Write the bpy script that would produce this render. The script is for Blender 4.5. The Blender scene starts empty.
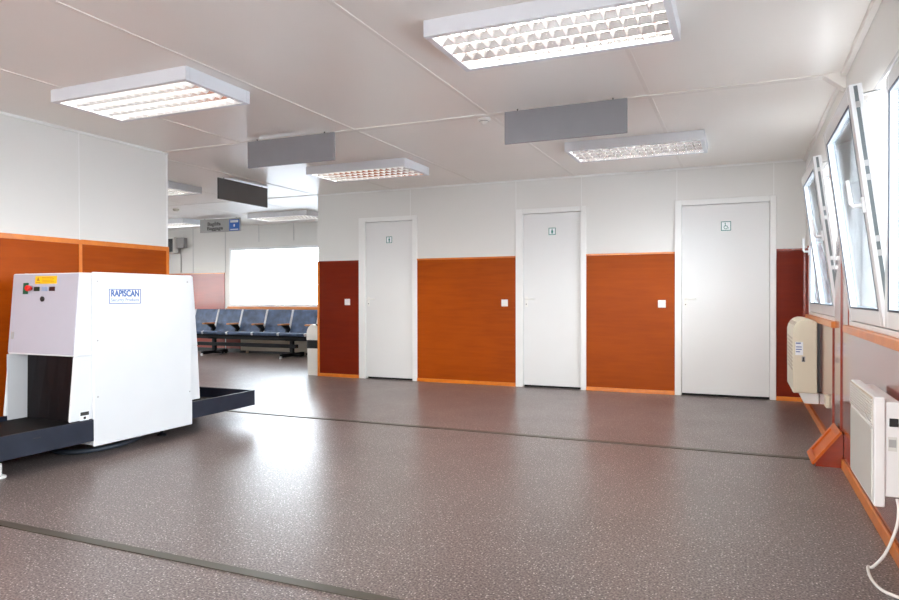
import bpy, bmesh, math, random
from mathutils import Vector, Matrix
random.seed(7)
sc = bpy.context.scene
COL = sc.collection

# ------------------------------------------------------------------ materials
def new_mat(name):
    m = bpy.data.materials.new(name); m.use_nodes = True
    nt = m.node_tree
    return m, nt, nt.nodes['Principled BSDF']

def plain(name, col, rough=0.5, metal=0.0, spec=0.5, coat=0.0, vary=0.04, scale=6.0):
    """procedural paint / plastic / metal: flat colour with a faint noise in tone and gloss"""
    m, nt, b = new_mat(name)
    tc = nt.nodes.new('ShaderNodeTexCoord'); n = nt.nodes.new('ShaderNodeTexNoise')
    n.inputs['Scale'].default_value = scale; n.inputs['Detail'].default_value = 3
    nt.links.new(tc.outputs['Object'], n.inputs['Vector'])
    r = nt.nodes.new('ShaderNodeValToRGB')
    lo = [max(0, c * (1 - vary)) for c in col]; hi = [min(1, c * (1 + vary)) for c in col]
    r.color_ramp.elements[0].color = (*lo, 1); r.color_ramp.elements[1].color = (*hi, 1)
    r.color_ramp.elements[0].position = .3; r.color_ramp.elements[1].position = .7
    nt.links.new(n.outputs['Fac'], r.inputs['Fac']); nt.links.new(r.outputs['Color'], b.inputs['Base Color'])
    b.inputs['Roughness'].default_value = rough; b.inputs['Metallic'].default_value = metal
    b.inputs['Specular IOR Level'].default_value = spec
    b.inputs['Coat Weight'].default_value = coat; b.inputs['Coat Roughness'].default_value = 0.08
    return m

def wood(name, c1, c2, rough=0.3, coat=0.35, grain=(1.2, 1.2, 14.0), coat_rough=0.12):
    m, nt, b = new_mat(name)
    tc = nt.nodes.new('ShaderNodeTexCoord'); mp = nt.nodes.new('ShaderNodeMapping')
    mp.inputs['Scale'].default_value = grain
    nt.links.new(tc.outputs['Object'], mp.inputs['Vector'])
    n = nt.nodes.new('ShaderNodeTexNoise'); n.inputs['Scale'].default_value = 2.2; n.inputs['Detail'].default_value = 6
    n.inputs['Roughness'].default_value = .6
    nt.links.new(mp.outputs['Vector'], n.inputs['Vector'])
    n2 = nt.nodes.new('ShaderNodeTexNoise'); n2.inputs['Scale'].default_value = 1.7; n2.inputs['Detail'].default_value = 2
    nt.links.new(tc.outputs['Object'], n2.inputs['Vector'])
    mx = nt.nodes.new('ShaderNodeMath'); mx.operation = 'MULTIPLY_ADD'; mx.inputs[1].default_value = .55
    nt.links.new(n.outputs['Fac'], mx.inputs[0])
    m3 = nt.nodes.new('ShaderNodeMath'); m3.operation = 'MULTIPLY'; m3.inputs[1].default_value = .45
    nt.links.new(n2.outputs['Fac'], m3.inputs[0]); nt.links.new(m3.outputs[0], mx.inputs[2])
    r = nt.nodes.new('ShaderNodeValToRGB')
    r.color_ramp.elements[0].position = .34; r.color_ramp.elements[0].color = (*c1, 1)
    r.color_ramp.elements[1].position = .66; r.color_ramp.elements[1].color = (*c2, 1)
    nt.links.new(mx.outputs[0], r.inputs['Fac']); nt.links.new(r.outputs['Color'], b.inputs['Base Color'])
    b.inputs['Roughness'].default_value = rough
    b.inputs['Coat Weight'].default_value = coat; b.inputs['Coat Roughness'].default_value = coat_rough
    b.inputs['Specular IOR Level'].default_value = .5 if coat else .12
    return m

def floor_mat():
    m, nt, b = new_mat('speckled_vinyl')
    tc = nt.nodes.new('ShaderNodeTexCoord')
    def noise(scale, det=2):
        n = nt.nodes.new('ShaderNodeTexNoise'); n.inputs['Scale'].default_value = scale; n.inputs['Detail'].default_value = det
        nt.links.new(tc.outputs['Object'], n.inputs['Vector']); return n
    def ramp(src, p0, c0, p1, c1):
        r = nt.nodes.new('ShaderNodeValToRGB'); e = r.color_ramp.elements
        e[0].position = p0; e[0].color = (*c0, 1); e[1].position = p1; e[1].color = (*c1, 1)
        nt.links.new(src, r.inputs['Fac']); return r
    base = ramp(noise(110, 2).outputs['Fac'], .38, FLOOR_DARK, .62, FLOOR_MID)
    big = ramp(noise(1.4, 3).outputs['Fac'], .3, (.88, .88, .88), .7, (1, 1, 1))
    mul = nt.nodes.new('ShaderNodeMix'); mul.data_type = 'RGBA'; mul.blend_type = 'MULTIPLY'; mul.inputs['Factor'].default_value = 1
    nt.links.new(base.outputs['Color'], mul.inputs['A']); nt.links.new(big.outputs['Color'], mul.inputs['B'])
    # pale chips
    v = nt.nodes.new('ShaderNodeTexVoronoi'); v.inputs['Scale'].default_value = 80; v.inputs['Randomness'].default_value = 1
    nt.links.new(tc.outputs['Object'], v.inputs['Vector'])
    chip = ramp(v.outputs['Distance'], .18, (1, 1, 1), .30, (0, 0, 0))
    sep = nt.nodes.new('ShaderNodeSeparateColor'); nt.links.new(v.outputs['Color'], sep.inputs['Color'])
    pick = ramp(sep.outputs['Red'], .55, (0, 0, 0), .62, (1, 1, 1))
    mm = nt.nodes.new('ShaderNodeMath'); mm.operation = 'MULTIPLY'
    nt.links.new(chip.outputs['Color'], mm.inputs[0]); nt.links.new(pick.outputs['Color'], mm.inputs[1])
    mix = nt.nodes.new('ShaderNodeMix'); mix.data_type = 'RGBA'
    nt.links.new(mm.outputs[0], mix.inputs['Factor']); nt.links.new(mul.outputs['Result'], mix.inputs['A'])
    mix.inputs['B'].default_value = (*FLOOR_CHIP, 1)
    nt.links.new(mix.outputs['Result'], b.inputs['Base Color'])
    rr = nt.nodes.new('ShaderNodeMapRange'); rr.inputs['To Min'].default_value = FLOOR_ROUGH - .04; rr.inputs['To Max'].default_value = FLOOR_ROUGH + .06
    nt.links.new(noise(3.0, 4).outputs['Fac'], rr.inputs['Value']); nt.links.new(rr.outputs['Result'], b.inputs['Roughness'])
    b.inputs['Specular IOR Level'].default_value = FLOOR_SPEC
    return m

def glass_mat():
    m = bpy.data.materials.new('window_glass'); m.use_nodes = True; nt = m.node_tree; nt.nodes.clear()
    o = nt.nodes.new('ShaderNodeOutputMaterial'); t = nt.nodes.new('ShaderNodeBsdfTransparent'); g = nt.nodes.new('ShaderNodeBsdfGlossy')
    t.inputs['Color'].default_value = (.86, .90, .93, 1); g.inputs['Roughness'].default_value = .02
    f = nt.nodes.new('ShaderNodeFresnel'); f.inputs['IOR'].default_value = 1.5
    s = nt.nodes.new('ShaderNodeMath'); s.operation = 'MULTIPLY'; s.inputs[1].default_value = .9
    x = nt.nodes.new('ShaderNodeMixShader')
    nt.links.new(f.outputs[0], s.inputs[0]); nt.links.new(s.outputs[0], x.inputs[0])
    nt.links.new(t.outputs[0], x.inputs[1]); nt.links.new(g.outputs[0], x.inputs[2]); nt.links.new(x.outputs[0], o.inputs[0])
    return m

def emit(name, col, strength):
    m = bpy.data.materials.new(name); m.use_nodes = True; nt = m.node_tree; nt.nodes.clear()
    o = nt.nodes.new('ShaderNodeOutputMaterial'); e = nt.nodes.new('ShaderNodeEmission')
    e.inputs['Color'].default_value = (*col, 1); e.inputs['Strength'].default_value = strength
    nt.links.new(e.outputs[0], o.inputs[0]); return m

# tuning constants ---------------------------------------------------
EXPOSURE = 0.08
SKY = 24.0
TUBE = 48.0
FLOOR_DARK = (.058, .041, .037); FLOOR_MID = (.255, .204, .194); FLOOR_CHIP = (.62, .57, .54)
FLOOR_ROUGH = .31; FLOOR_SPEC = .48

M = dict(
    wall=plain('white_wall_panel', (.72, .71, .68), .40, vary=.012, scale=1.2),
    ceil=plain('glossy_ceiling_panel', (.86, .83, .78), .33, spec=.38, vary=.015, scale=1.0),
    ceil_strip=plain('ceiling_strip_paint', (.80, .77, .72), .4, vary=.01),
    door=plain('white_door_paint', (.75, .75, .74), .45, vary=.012, scale=1.5),
    frame=plain('white_frame_paint', (.82, .82, .80), .33, vary=.012),
    upvc=plain('white_window_plastic', (.84, .86, .87), .25, vary=.01),
    groove=plain('grey_groove', (.16, .19, .20), .4, .3),
    gasket=plain('dark_gasket', (.05, .065, .09), .5),
    orange=wood('orange_veneer', (.27, .044, .0008), (.35, .062, .0012), .42, .0),
    red=wood('red_veneer', (.20, .016, .003), (.28, .026, .004), .24, 1.0, coat_rough=.09),
    far_red=wood('far_red_veneer', (.22, .020, .006), (.30, .030, .010), .35, .12),
    red_matt=wood('dark_red_veneer', (.13, .009, .0008), (.175, .014, .001), .42, .0),
    lath=wood('orange_lath', (.56, .14, .006), (.74, .22, .012), .35, .25, (6, 6, 6)),
    wedge=wood('box_veneer', (.42, .085, .012), (.54, .125, .02), .4, .0),
    floor=floor_mat(),
    strip=plain('floor_strip_metal', (.085, .075, .058), .42, .5),
    black=plain('black_void', (.006, .006, .006), .7),
    glass=glass_mat(),
    scan=plain('white_powder_coat', (.66, .68, .695), .34, vary=.01),
    scan_end=plain('pale_grey_powder_coat', (.43, .43, .49), .38, vary=.015),
    rail=plain('blue_black_rail', (.014, .018, .031), .42, .0, .3, vary=.2),
    belt=plain('black_rubber_belt', (.008, .007, .007), .7, spec=.2, vary=.2),
    curtain=plain('lead_rubber_curtain', (.005, .004, .005), .5, spec=.2, vary=.25),
    yellow=plain('yellow_label', (.85, .50, .006), .5),
    dark=plain('black_plastic', (.012, .012, .012), .45),
    ink=plain('dark_ink', (.02, .018, .015), .6),
    redbtn=plain('red_plastic', (.62, .02, .015), .35),
    green=plain('green_plate', (.01, .10, .05), .45),
    btn_g=plain('dark_green_button', (.008, .035, .02), .4),
    btn_r=plain('dark_red_button', (.03, .006, .008), .4),
    blue_ink=plain('blue_ink', (.04, .11, .33), .5),
    pale_ink=plain('pale_blue_ink', (.30, .37, .52), .5),
    sign_bg=plain('white_sticker', (.85, .88, .90), .5, vary=.01),
    pict=plain('green_pictogram', (.0, .20, .15), .5),
    sign_grey=plain('grey_sign_board', (.225, .22, .235), .45, vary=.03),
    sign_dark=plain('dark_sign_board', (.075, .068, .065), .45, vary=.03),
    sign_silver=plain('silver_sign_board', (.36, .36, .35), .4, vary=.03),
    sign_blue=plain('blue_sign_square', (.01, .12, .48), .4),
    lamp=plain('white_lamp_housing', (.74, .76, .79), .35, vary=.01),
    louver=plain('mirror_louver', (.86, .86, .86), .17, 1.0, vary=.01),
    lou_frame=plain('seam_grey', (.52,.52,.52), .5),
    blade=plain('bright_blade', (.80, .80, .80), .28, .65, vary=.01),
    tray=plain('lamp_reflector', (.88, .88, .88), .4, .2, vary=.01),
    tube=emit('fluorescent_tube', (1.0, .93, .82), TUBE),
    cream=plain('cream_plastic', (.72, .66, .50), .35, vary=.02),
    cream_grille=plain('grille_cream', (.50, .42, .32), .4),
    heater=plain('heater_enamel', (.80, .80, .78), .32, vary=.01),
    heater_front=plain('heater_front', (.66, .66, .61), .3, vary=.01),
    white_pl=plain('white_plastic', (.80, .79, .75), .35, vary=.01),
    fabric=plain('blue_grey_seat_fabric', (.055, .090, .170), .40, vary=.45, scale=9),
    seat_metal=plain('white_seat_edge', (.72, .73, .76), .3, .2),
    black_metal=plain('black_steel', (.005, .005, .007), .5, 0, .15),
    arm_wood=wood('armrest_wood', (.42, .14, .03), (.56, .21, .05), .35, .3),
    bin=plain('bin_plastic', (.78, .77, .73), .35, vary=.015),
    steel=plain('brushed_steel', (.55, .55, .55), .3, 1.0),
    ground=plain('pale_tarmac', (.42, .43, .45), .9, vary=.1, scale=.5),
    radiator=plain('radiator_enamel', (.50, .45, .36), .4, vary=.02),
    hose=plain('grey_blue_hose', (.03, .04, .055), .4),
)

# ------------------------------------------------------------------ mesh helpers
def origin_of(o):
    v = Vector((0, 0, 0))
    while o is not None:
        v += o.location; o = o.parent
    return v

class MB:
    def __init__(s): s.bm = bmesh.new()
    def box(s, x0, x1, y0, y1, z0, z1):
        v = [s.bm.verts.new(p) for p in ((x0,y0,z0),(x1,y0,z0),(x1,y1,z0),(x0,y1,z0),(x0,y0,z1),(x1,y0,z1),(x1,y1,z1),(x0,y1,z1))]
        for f in ((0,3,2,1),(4,5,6,7),(0,1,5,4),(1,2,6,5),(2,3,7,6),(3,0,4,7)): s.bm.faces.new([v[i] for i in f])
        return s
    def hexa(s, pts):
        v = [s.bm.verts.new(p) for p in pts]
        for f in ((0,3,2,1),(4,5,6,7),(0,1,5,4),(1,2,6,5),(2,3,7,6),(3,0,4,7)): s.bm.faces.new([v[i] for i in f])
        return s
    def prism(s, poly, axis, a, b):
        """extrude a 2-D polygon along an axis; poly coordinates are the other two axes in xyz order"""
        def P(u, w, t):
            return {'x': (t, u, w), 'y': (u, t, w), 'z': (u, w, t)}[axis]
        A = [s.bm.verts.new(P(u, w, a)) for u, w in poly]; B = [s.bm.verts.new(P(u, w, b)) for u, w in poly]
        n = len(poly); s.bm.faces.new(A[::-1]); s.bm.faces.new(B)
        for i in range(n): s.bm.faces.new((A[i], A[(i+1) % n], B[(i+1) % n], B[i]))
        return s
    def tube(s, pts, r, seg=8, caps=True):
        pts = [Vector(p) for p in pts]; rings = []
        up0 = None
        for i, p in enumerate(pts):
            t = (pts[min(i+1, len(pts)-1)] - pts[max(i-1, 0)]).normalized()
            if up0 is None: up0 = Vector((0,0,1)) if abs(t.z) < .9 else Vector((1,0,0))
            a = t.cross(up0).normalized(); b = a.cross(t).normalized(); up0 = b
            rr = r[i] if isinstance(r, (list, tuple)) else r
            rings.append([s.bm.verts.new(p + a*rr*math.cos(2*math.pi*k/seg) + b*rr*math.sin(2*math.pi*k/seg)) for k in range(seg)])
        for A, B in zip(rings, rings[1:]):
            for k in range(seg): s.bm.faces.new((A[k], A[(k+1) % seg], B[(k+1) % seg], B[k]))
        if caps: s.bm.faces.new(rings[0][::-1]); s.bm.faces.new(rings[-1])
        return s
    def lathe(s, prof, c=(0,0,0), seg=24, axis='z'):
        rings = []
        for r, h in prof:
            ring = []
            for k in range(seg):
                a = 2*math.pi*k/seg; u, w = r*math.cos(a), r*math.sin(a)
                q = {'z': (u, w, h), 'y': (u, h, w), 'x': (h, u, w)}[axis]
                ring.append(s.bm.verts.new(Vector(q) + Vector(c)))
            rings.append(ring)
        for A, B in zip(rings, rings[1:]):
            for k in range(seg): s.bm.faces.new((A[k], A[(k+1) % seg], B[(k+1) % seg], B[k]))
        s.bm.faces.new(rings[0][::-1]); s.bm.faces.new(rings[-1]); return s
    def ring_frame(s, axis, t0, t1, u0, u1, w0, w1, m, mb=None):
        """picture-frame: outer rectangle u/w, member width m (bottom mb), thickness t0..t1 along axis"""
        mb = m if mb is None else mb
        def B(ua, ub, wa, wb):
            if axis == 'x': s.box(t0, t1, ua, ub, wa, wb)
            else: s.box(ua, ub, t0, t1, wa, wb)
        B(u0, u0+m, w0, w1); B(u1-m, u1, w0, w1); B(u0+m, u1-m, w0, w0+mb); B(u0+m, u1-m, w1-m, w1); return s
    def xform(s, mat):
        bmesh.ops.transform(s.bm, matrix=mat, verts=s.bm.verts); return s
    def build(s, name, mat, parent=None, bevel=0, smooth=False, at=None, seg=2):
        bmesh.ops.recalc_face_normals(s.bm, faces=s.bm.faces)
        off = origin_of(parent) if parent is not None else Vector(at or (0,0,0))
        bmesh.ops.translate(s.bm, vec=-off, verts=s.bm.verts)
        me = bpy.data.meshes.new(name); s.bm.to_mesh(me); s.bm.free()
        o = bpy.data.objects.new(name, me); COL.objects.link(o); me.materials.append(mat)
        if parent is not None: o.parent = parent
        else: o.location = off
        if smooth:
            for p in me.polygons: p.use_smooth = True
        if bevel:
            b = o.modifiers.new('bevel', 'BEVEL'); b.width = bevel; b.segments = seg; b.limit_method = 'ANGLE'; b.angle_limit = math.radians(35)
        return o

def tag(o, label=None, cat=None, group=None, kind=None):
    if label: o['label'] = label
    if cat: o['category'] = cat
    if group: o['group'] = group
    if kind: o['kind'] = kind
    return o
def thing(name, label, cat, loc, group=None, kind=None):
    o = bpy.data.objects.new(name, None); COL.objects.link(o); o.location = loc; o.empty_display_size = .1
    return tag(o, label, cat, group, kind)
def dup(root, loc, label):
    r = root.copy(); COL.objects.link(r); r.location = loc; r['label'] = label
    for ch in list(root.children):
        c = ch.copy(); COL.objects.link(c); c.parent = r
        for g in list(ch.children):
            d = g.copy(); COL.objects.link(d); d.parent = c
    return r
def text_mesh(name, body, size, mat, parent, matrix, align='CENTER', bold=0.0, width=None):
    cu = bpy.data.curves.new(name, 'FONT'); cu.body = body; cu.size = size; cu.align_x = align; cu.align_y = 'CENTER'
    cu.extrude = .0006; cu.offset = bold
    t = bpy.data.objects.new(name, cu); COL.objects.link(t)
    dg = bpy.context.evaluated_depsgraph_get(); dg.update()
    me = bpy.data.meshes.new_from_object(t.evaluated_get(dg)); bpy.data.objects.remove(t)
    me.name = name
    if width:
        xs = [v.co.x for v in me.vertices]; k = width / (max(xs) - min(xs))
        me.transform(Matrix.Scale(k, 4, (1, 0, 0)))
    me.transform(Matrix.Translation(-origin_of(parent)) @ matrix)
    me.materials.clear(); me.materials.append(mat)
    o = bpy.data.objects.new(name, me); COL.objects.link(o); o.parent = parent; return o
def rowmat(xa, ya, za, o):
    """matrix whose local x, y, z axes are the given world vectors"""
    m = Matrix.Identity(4)
    for i, v in enumerate((xa, ya, za)):
        for k in range(3): m[k][i] = v[k]
    for k in range(3): m[k][3] = o[k]
    return m

# ------------------------------------------------------------------ room constants (metres; camera stands at x=y=0)
D, R, H = 7.846, 0.597, 2.5          # door wall, window wall, ceiling
XL, YL = -5.16, 4.975                # left partition and its end
XC = -5.375                          # outer corner of the door wall
YF = 10.6                            # far wall
YB = -1.9                            # wall behind
XFL = -13.2                          # far-left wall
WT = 1.575                           # wainscot height
S = 'structure'

# floor, ceiling
tag(MB().box(XFL, R+.2, YB-.1, YF+.15, -.06, 0).build('floor', M['floor']), 'brown grey vinyl floor speckled with pale chips', 'floor', kind=S)
ceil = tag(MB().box(XFL, R+.2, YB-.1, YF+.15, H, H+.08).build('ceiling', M['ceil']), 'pale glossy ceiling of wide panels', 'ceiling', kind=S)
sm = []
for i in range(11):
    x = R - 1.2*(i+1)
    y0 = YB if x > XL else YL
    y1 = D if x > XC else YF
    MB().box(x-.014, x+.014, y0, y1, H-.004, H+.001).build('panel_strip', M['ceil_strip'], ceil)
for y in (2.05, 4.93):
    x0 = XL if y < YL else XFL
    MB().box(x0, R, y-.032, y+.032, H-.007, H+.001).build('joint_strip', M['ceil_strip'], ceil)
MB().box(XFL, XC, D-.03, D+.03, H-.007, H+.001).build('joint_strip', M['ceil_strip'], ceil)

# floor strips
tag(MB().box(XL+.02, R-.02, 2.10, 2.148, 0, .005).build('trim_1', M['strip']), 'dark metal floor strip crossing the floor in the foreground', 'floor strip', kind=S)
tag(MB().box(-9.0, R-.18, 5.07, 5.12, 0, .005).build('trim_2', M['strip']), 'dark metal floor strip running from behind the scanner to the wooden box', 'floor strip', kind=S)

# ---- door wall
DX = [(-4.72, -3.85, -4.62, -3.92), (-2.521, -1.665, -2.431, -1.729), (-.684, .325, -.614, .265)]
wb = MB()
xs = XC
for fa, fb, la, lb in DX:
    wb.box(xs, la-.02, D, D+.12, 0, H); wb.box(la-.02, lb+.02, D, D+.12, 2.10, H); xs = lb+.02
wb.box(xs, R, D, D+.12, 0, H)
wall_back = tag(wb.build('wall_back', M['wall']), 'white panelled wall with three doors and wood wainscot', 'wall', kind=S)
PAN = [(XC, DX[0][0], 'red_matt', 1), (DX[0][1], DX[1][0], 'orange', 0), (DX[1][1], DX[2][0], 'orange', 0), (DX[2][1], R, 'red_matt', 0)]
for a, b, mt, lft in PAN:
    MB().box(a+.001, b-.001, D-.010, D, 0, WT).build('wood_panel', M[mt], wall_back)
    MB().box(a+.001, b-.001, D-.018, D, WT-.012, WT+.008).build('cap_lath', M['lath' if mt == 'orange' else 'red'], wall_back)
    MB().box(a+.001, b-.001, D-.024, D-.010, 0, .045).build('skirting', M['lath'], wall_back, bevel=.004)
    if lft: MB().box(a-.004, a+.028, D-.018, D, 0, WT).build('edge_lath', M['lath'], wall_back)
for x in (-3.95, -2.519, -1.722, -.664, .30):
    MB().box(x-.004, x+.004, D-.0025, D, 2.145 if x != -3.95 else 2.145, H).build('seam_strip', M['frame'], wall_back)
MB().box(XC, R, D-.018, D, H-.018, H).build('cove', M['frame'], wall_back)

def pict(door, cx, cz, kind):
    y = D + .012
    t = .085 if kind != 'wheel' else .10
    h = t/2
    sg = MB().box(cx-h, cx+h, y-.004, y, cz-h, cz+h).build('toilet_sign', M['sign_bg'], door)
    b = MB().ring_frame('y', y-.006, y-.004, cx-h, cx+h, cz-h, cz+h, .007)
    b.build('sign_border', M['pict'], sg)
    g = MB(); k = t/.1
    Y0, Y1 = y-.006, y-.004
    def disc(px, pz, r): g.lathe([(r, Y0), (r, Y1)], (cx+px*k, 0, cz+pz*k), 14, 'y')
    def quad(*p): g.prism([(cx+a*k, cz+c*k) for a, c in p], 'y', Y0, Y1)
    if kind == 'man':
        disc(0, .029, .0075*k); quad((-.013,.018),(.013,.018),(.013,-.004),(.008,-.004),(.008,-.036),(.001,-.036),(.001,-.010),(-.001,-.010),(-.001,-.036),(-.008,-.036),(-.008,-.004),(-.013,-.004))
    elif kind == 'woman':
        disc(0, .029, .0075*k); quad((-.010,.018),(.010,.018),(.016,-.018),(.007,-.018),(.007,-.036),(-.007,-.036),(-.007,-.018),(-.016,-.018))
    else:
        disc(-.008, .030, .006*k)
        quad((-.011,.022),(-.005,.022),(-.003,.004),(.013,.003),(.021,-.020),(.027,-.018),(.029,-.023),(.018,-.027),(.009,-.003),(-.010,-.002))
        n = 14
        arc = [(-.002 + .021*math.cos(a), -.013 + .021*math.sin(a)) for a in [math.radians(120 + i*210/n) for i in range(n+1)]]
        arc2 = [(-.002 + .0155*math.cos(a), -.013 + .0155*math.sin(a)) for a in [math.radians(330 - i*210/n) for i in range(n+1)]]
        quad(*(arc + arc2))
    g.build('pictogram', M['pict'], sg)

KIND = ['man', 'woman', 'wheel']
SX = [-4.266, -2.073, -.162]; SZ = [1.842, 1.865, 1.845]
DLAB = ["white toilet door with a small man pictogram", "white toilet door with a small woman pictogram", "wide white toilet door with a small wheelchair pictogram"]
for i, (fa, fb, la, lb) in enumerate(DX):
    d = thing('door_%d' % (i+1), DLAB[i], 'door', ((la+lb)/2, D, 0), kind=S)
    f = MB()
    f.box(fa, la, D-.016, D+.001, 0, 2.145); f.box(lb, fb, D-.016, D+.001, 0, 2.145); f.box(la, lb, D-.016, D+.001, 2.085, 2.145)
    f.box(la-.02, la, D+.001, D+.10, 0, 2.1); f.box(lb, lb+.02, D+.001, D+.10, 0, 2.1); f.box(la-.02, lb+.02, D+.001, D+.10, 2.085, 2.1)
    f.build('door_frame', M['frame'], d, bevel=.004)
    MB().box(la+.003, lb-.003, D+.012, D+.052, .026, 2.081).build('door_leaf', M['door'], d, bevel=.002)
    MB().box(la, lb, D+.06, D+.1, 0, .03).build('leak_stop', M['black'], d)  # black bar added behind the gap under the leaf to stop leaking light
    hx, hz, y = la + .04, 1.06, D+.012
    hd = MB().box(hx-.016, hx+.016, y-.006, y, hz-.095, hz+.03).build('handle_plate', M['white_pl'], d, bevel=.003)
    MB().tube([(hx, y-.004, hz), (hx, y-.05, hz), (hx+.02, y-.055, hz), (hx+.115, y-.055, hz)], .008).build('lever', M['white_pl'], hd, smooth=True)
    MB().lathe([(.006, y-.0075), (.006, y-.005)], (hx, 0, hz-.06), 10, 'y').build('keyhole', M['dark'], hd)
    pict(d, SX[i], SZ[i], KIND[i])

# light switches
SWL = ['white light switch on the narrow red panel left of the man toilet door', 'white light switch on the wide orange panel beside the woman toilet door', 'white light switch on the orange panel beside the wheelchair toilet door']
sw0 = None
for (x, z), lb in zip(((-4.897, 1.023), (-2.661, 1.014), (-.821, 1.007)), SWL):
    yb = D-.010
    if sw0 is None:
        sw0 = thing('light_switch', lb, 'light switch', (x, yb, z), 'light switches on the door wall')
        MB().box(x-.042, x+.042, yb-.011, yb, z-.042, z+.042).build('plate', M['white_pl'], sw0, bevel=.005)
        MB().hexa([(x-.028,yb-.013,z-.028),(x+.028,yb-.013,z-.028),(x+.028,yb-.008,z-.028),(x-.028,yb-.008,z-.028),(x-.028,yb-.020,z+.028),(x+.028,yb-.020,z+.028),(x+.028,yb-.008,z+.028),(x-.028,yb-.008,z+.028)]).build('rocker', M['frame'], sw0, bevel=.002)
    else:
        dup(sw0, (x, yb, z), lb)

# ---- side wall of the toilet block, far wall, far-left wall, left partition, wall behind
tag(MB().box(XC, XC+.12, D+.12, YF, 0, H).build('wall_corridor', M['wall']), 'white side of the toilet block', 'wall', kind=S)
FW = (-9.36, -6.3, .905, 2.065)
fw = MB().box(XFL, FW[0], YF, YF+.15, 0, H).box(FW[1], R+.16, YF, YF+.15, 0, H).box(FW[0], FW[1], YF, YF+.15, 0, FW[2]).box(FW[0], FW[1], YF, YF+.15, FW[3], H)
wall_far = tag(fw.build('wall_far', M['wall']), 'far white wall with a bright window above the seats', 'wall', kind=S)
for a, b, t in ((XFL, -9.48, WT), (-9.45, FW[1], FW[2]-.04), (FW[1]+.04, XC, WT)):
    MB().box(a, b, YF-.010, YF, 0, t).build('wood_panel', M['far_red'], wall_far)
    MB().box(a, b, YF-.018, YF, t-.012, t+.006).build('cap_lath', M['lath'], wall_far)
    MB().box(a, b, YF-.024, YF-.010, 0, .075).build('skirting', M['dark'], wall_far)  # dark skirting, its black also standing in for shadow along the floor
for x in (-9.46, -8.63, -7.81, -10.3):
    MB().box(x-.006, x+.006, YF-.006, YF, WT if x < -9.4 else FW[3]+.1, H).build('seam_strip', M['lou_frame'], wall_far)
wn = thing('window_3', 'large bright window on the far wall above the row of seats', 'window', (-7.83, YF, FW[2]), kind=S)
MB().ring_frame('y', YF-.015, YF+.09, FW[0], FW[1], FW[2], FW[3], .05).build('window_frame', M['upvc'], wn, bevel=.004)
MB().box(FW[0]+.05, FW[1]-.05, YF+.04, YF+.046, FW[2]+.05, FW[3]-.05).build('pane', M['glass'], wn)
MB().box(FW[0]-.03, FW[1]+.03, YF-.04, YF, FW[2]-.04, FW[2]).build('window_sill', M['lath'], wn, bevel=.004)

# far-left wall; unseen window opening added to light the waiting area
lw = [(5.6, 7.6)]
fl = MB(); ys = YL-.05
for a, b in lw:
    fl.box(XFL-.12, XFL, ys, a, 0, H).box(XFL-.12, XFL, a, b, 0, .9).box(XFL-.12, XFL, a, b, 2.07, H); ys = b
fl.box(XFL-.12, XFL, ys, YF+.15, 0, H)
tag(fl.build('wall_far_left', M['wall']), 'end wall of the waiting area', 'wall', kind=S)
wl = MB().box(XL-.12, XL, YB, YL, 0, H).box(XFL, XL-.12, YL-.12, YL, 0, H)
wall_left = tag(wl.build('wall_left', M['wall']), 'white left partition above orange wood panels', 'wall', kind=S)
for a, b in ((YB, 1.58), (1.61, 2.79), (2.82, 4.0), (4.03, YL)):
    MB().box(XL, XL+.010, a, b, 0, WT-.03).build('wood_panel', M['orange'], wall_left)
    MB().box(XL, XL+.016, a, b, WT-.032, WT+.008).build('cap_lath', M['lath'], wall_left)
    MB().box(XL, XL+.020, a, b, 0, .05).build('skirting', M['lath'], wall_left)
for y in (1.595, 2.805, 4.015):
    MB().box(XL, XL+.016, y-.015, y+.015, 0, WT+.004).build('edge_lath', M['lath'], wall_left)
    MB().box(XL, XL+.0025, y-.004, y+.004, WT+.01, H).build('seam_strip', M['frame'], wall_left)
MB().box(XL, XL+.014, YL-.028, YL+.004, 0, WT+.004).build('edge_lath', M['lath'], wall_left)
MB().box(XL, XL+.003, YL-.02, YL+.003, WT+.01, H).build('corner_strip', M['frame'], wall_left)
MB().box(XL, XL+.018, YB, YL, H-.018, H).build('cove', M['frame'], wall_left)
bw = (-3.9, -.6)  # unseen window opening added behind the viewpoint to let daylight in
tag(MB().box(XL-.12, bw[0], YB-.12, YB, 0, H).box(bw[1], R+.15, YB-.12, YB, 0, H).box(bw[0], bw[1], YB-.12, YB, 0, .9).box(bw[0], bw[1], YB-.12, YB, 2.1, H)
    .build('wall_behind', M['wall']), 'white wall behind the viewpoint', 'wall', kind=S)

# ---- window wall
W1 = (5.34, 7.42); W2 = (2.52, 4.72); W3 = (-.9, 1.3); WZ = (.915, 2.115)
rw = MB(); ys = YB
for a, b in (W3, W2, W1):
    rw.box(R, R+.16, ys, a, 0, H).box(R, R+.16, a, b, 0, WZ[0]).box(R, R+.16, a, b, WZ[1], H); ys = b
rw.box(R, R+.16, ys, YF, 0, H)
wall_right = tag(rw.build('wall_right', M['wall']), 'right wall with tilted windows above red wood panels', 'wall', kind=S)
for a, b, t in ((W1[1], D-.03, WT), (W1[0], W1[1], WZ[0]-.03), (W2[1], W1[0], WT), (W2[0], W2[1], WZ[0]-.03), (W3[1], W2[0], WT), (YB, W3[1], WZ[0]-.03)):
    MB().box(R-.010, R, a, b, 0, t).build('wood_panel', M['red'], wall_right)
for a, b in ((W1[1], D-.03), (W2[1], W1[0]), (W3[1], W2[0])):
    MB().box(R-.018, R, a, b, WT-.012, WT+.006).build('cap_lath', M['red'], wall_right)
MB().box(R-.020, R, D-.04, D-.010, 0, WT).build('corner_lath', M['red'], wall_right)
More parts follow.
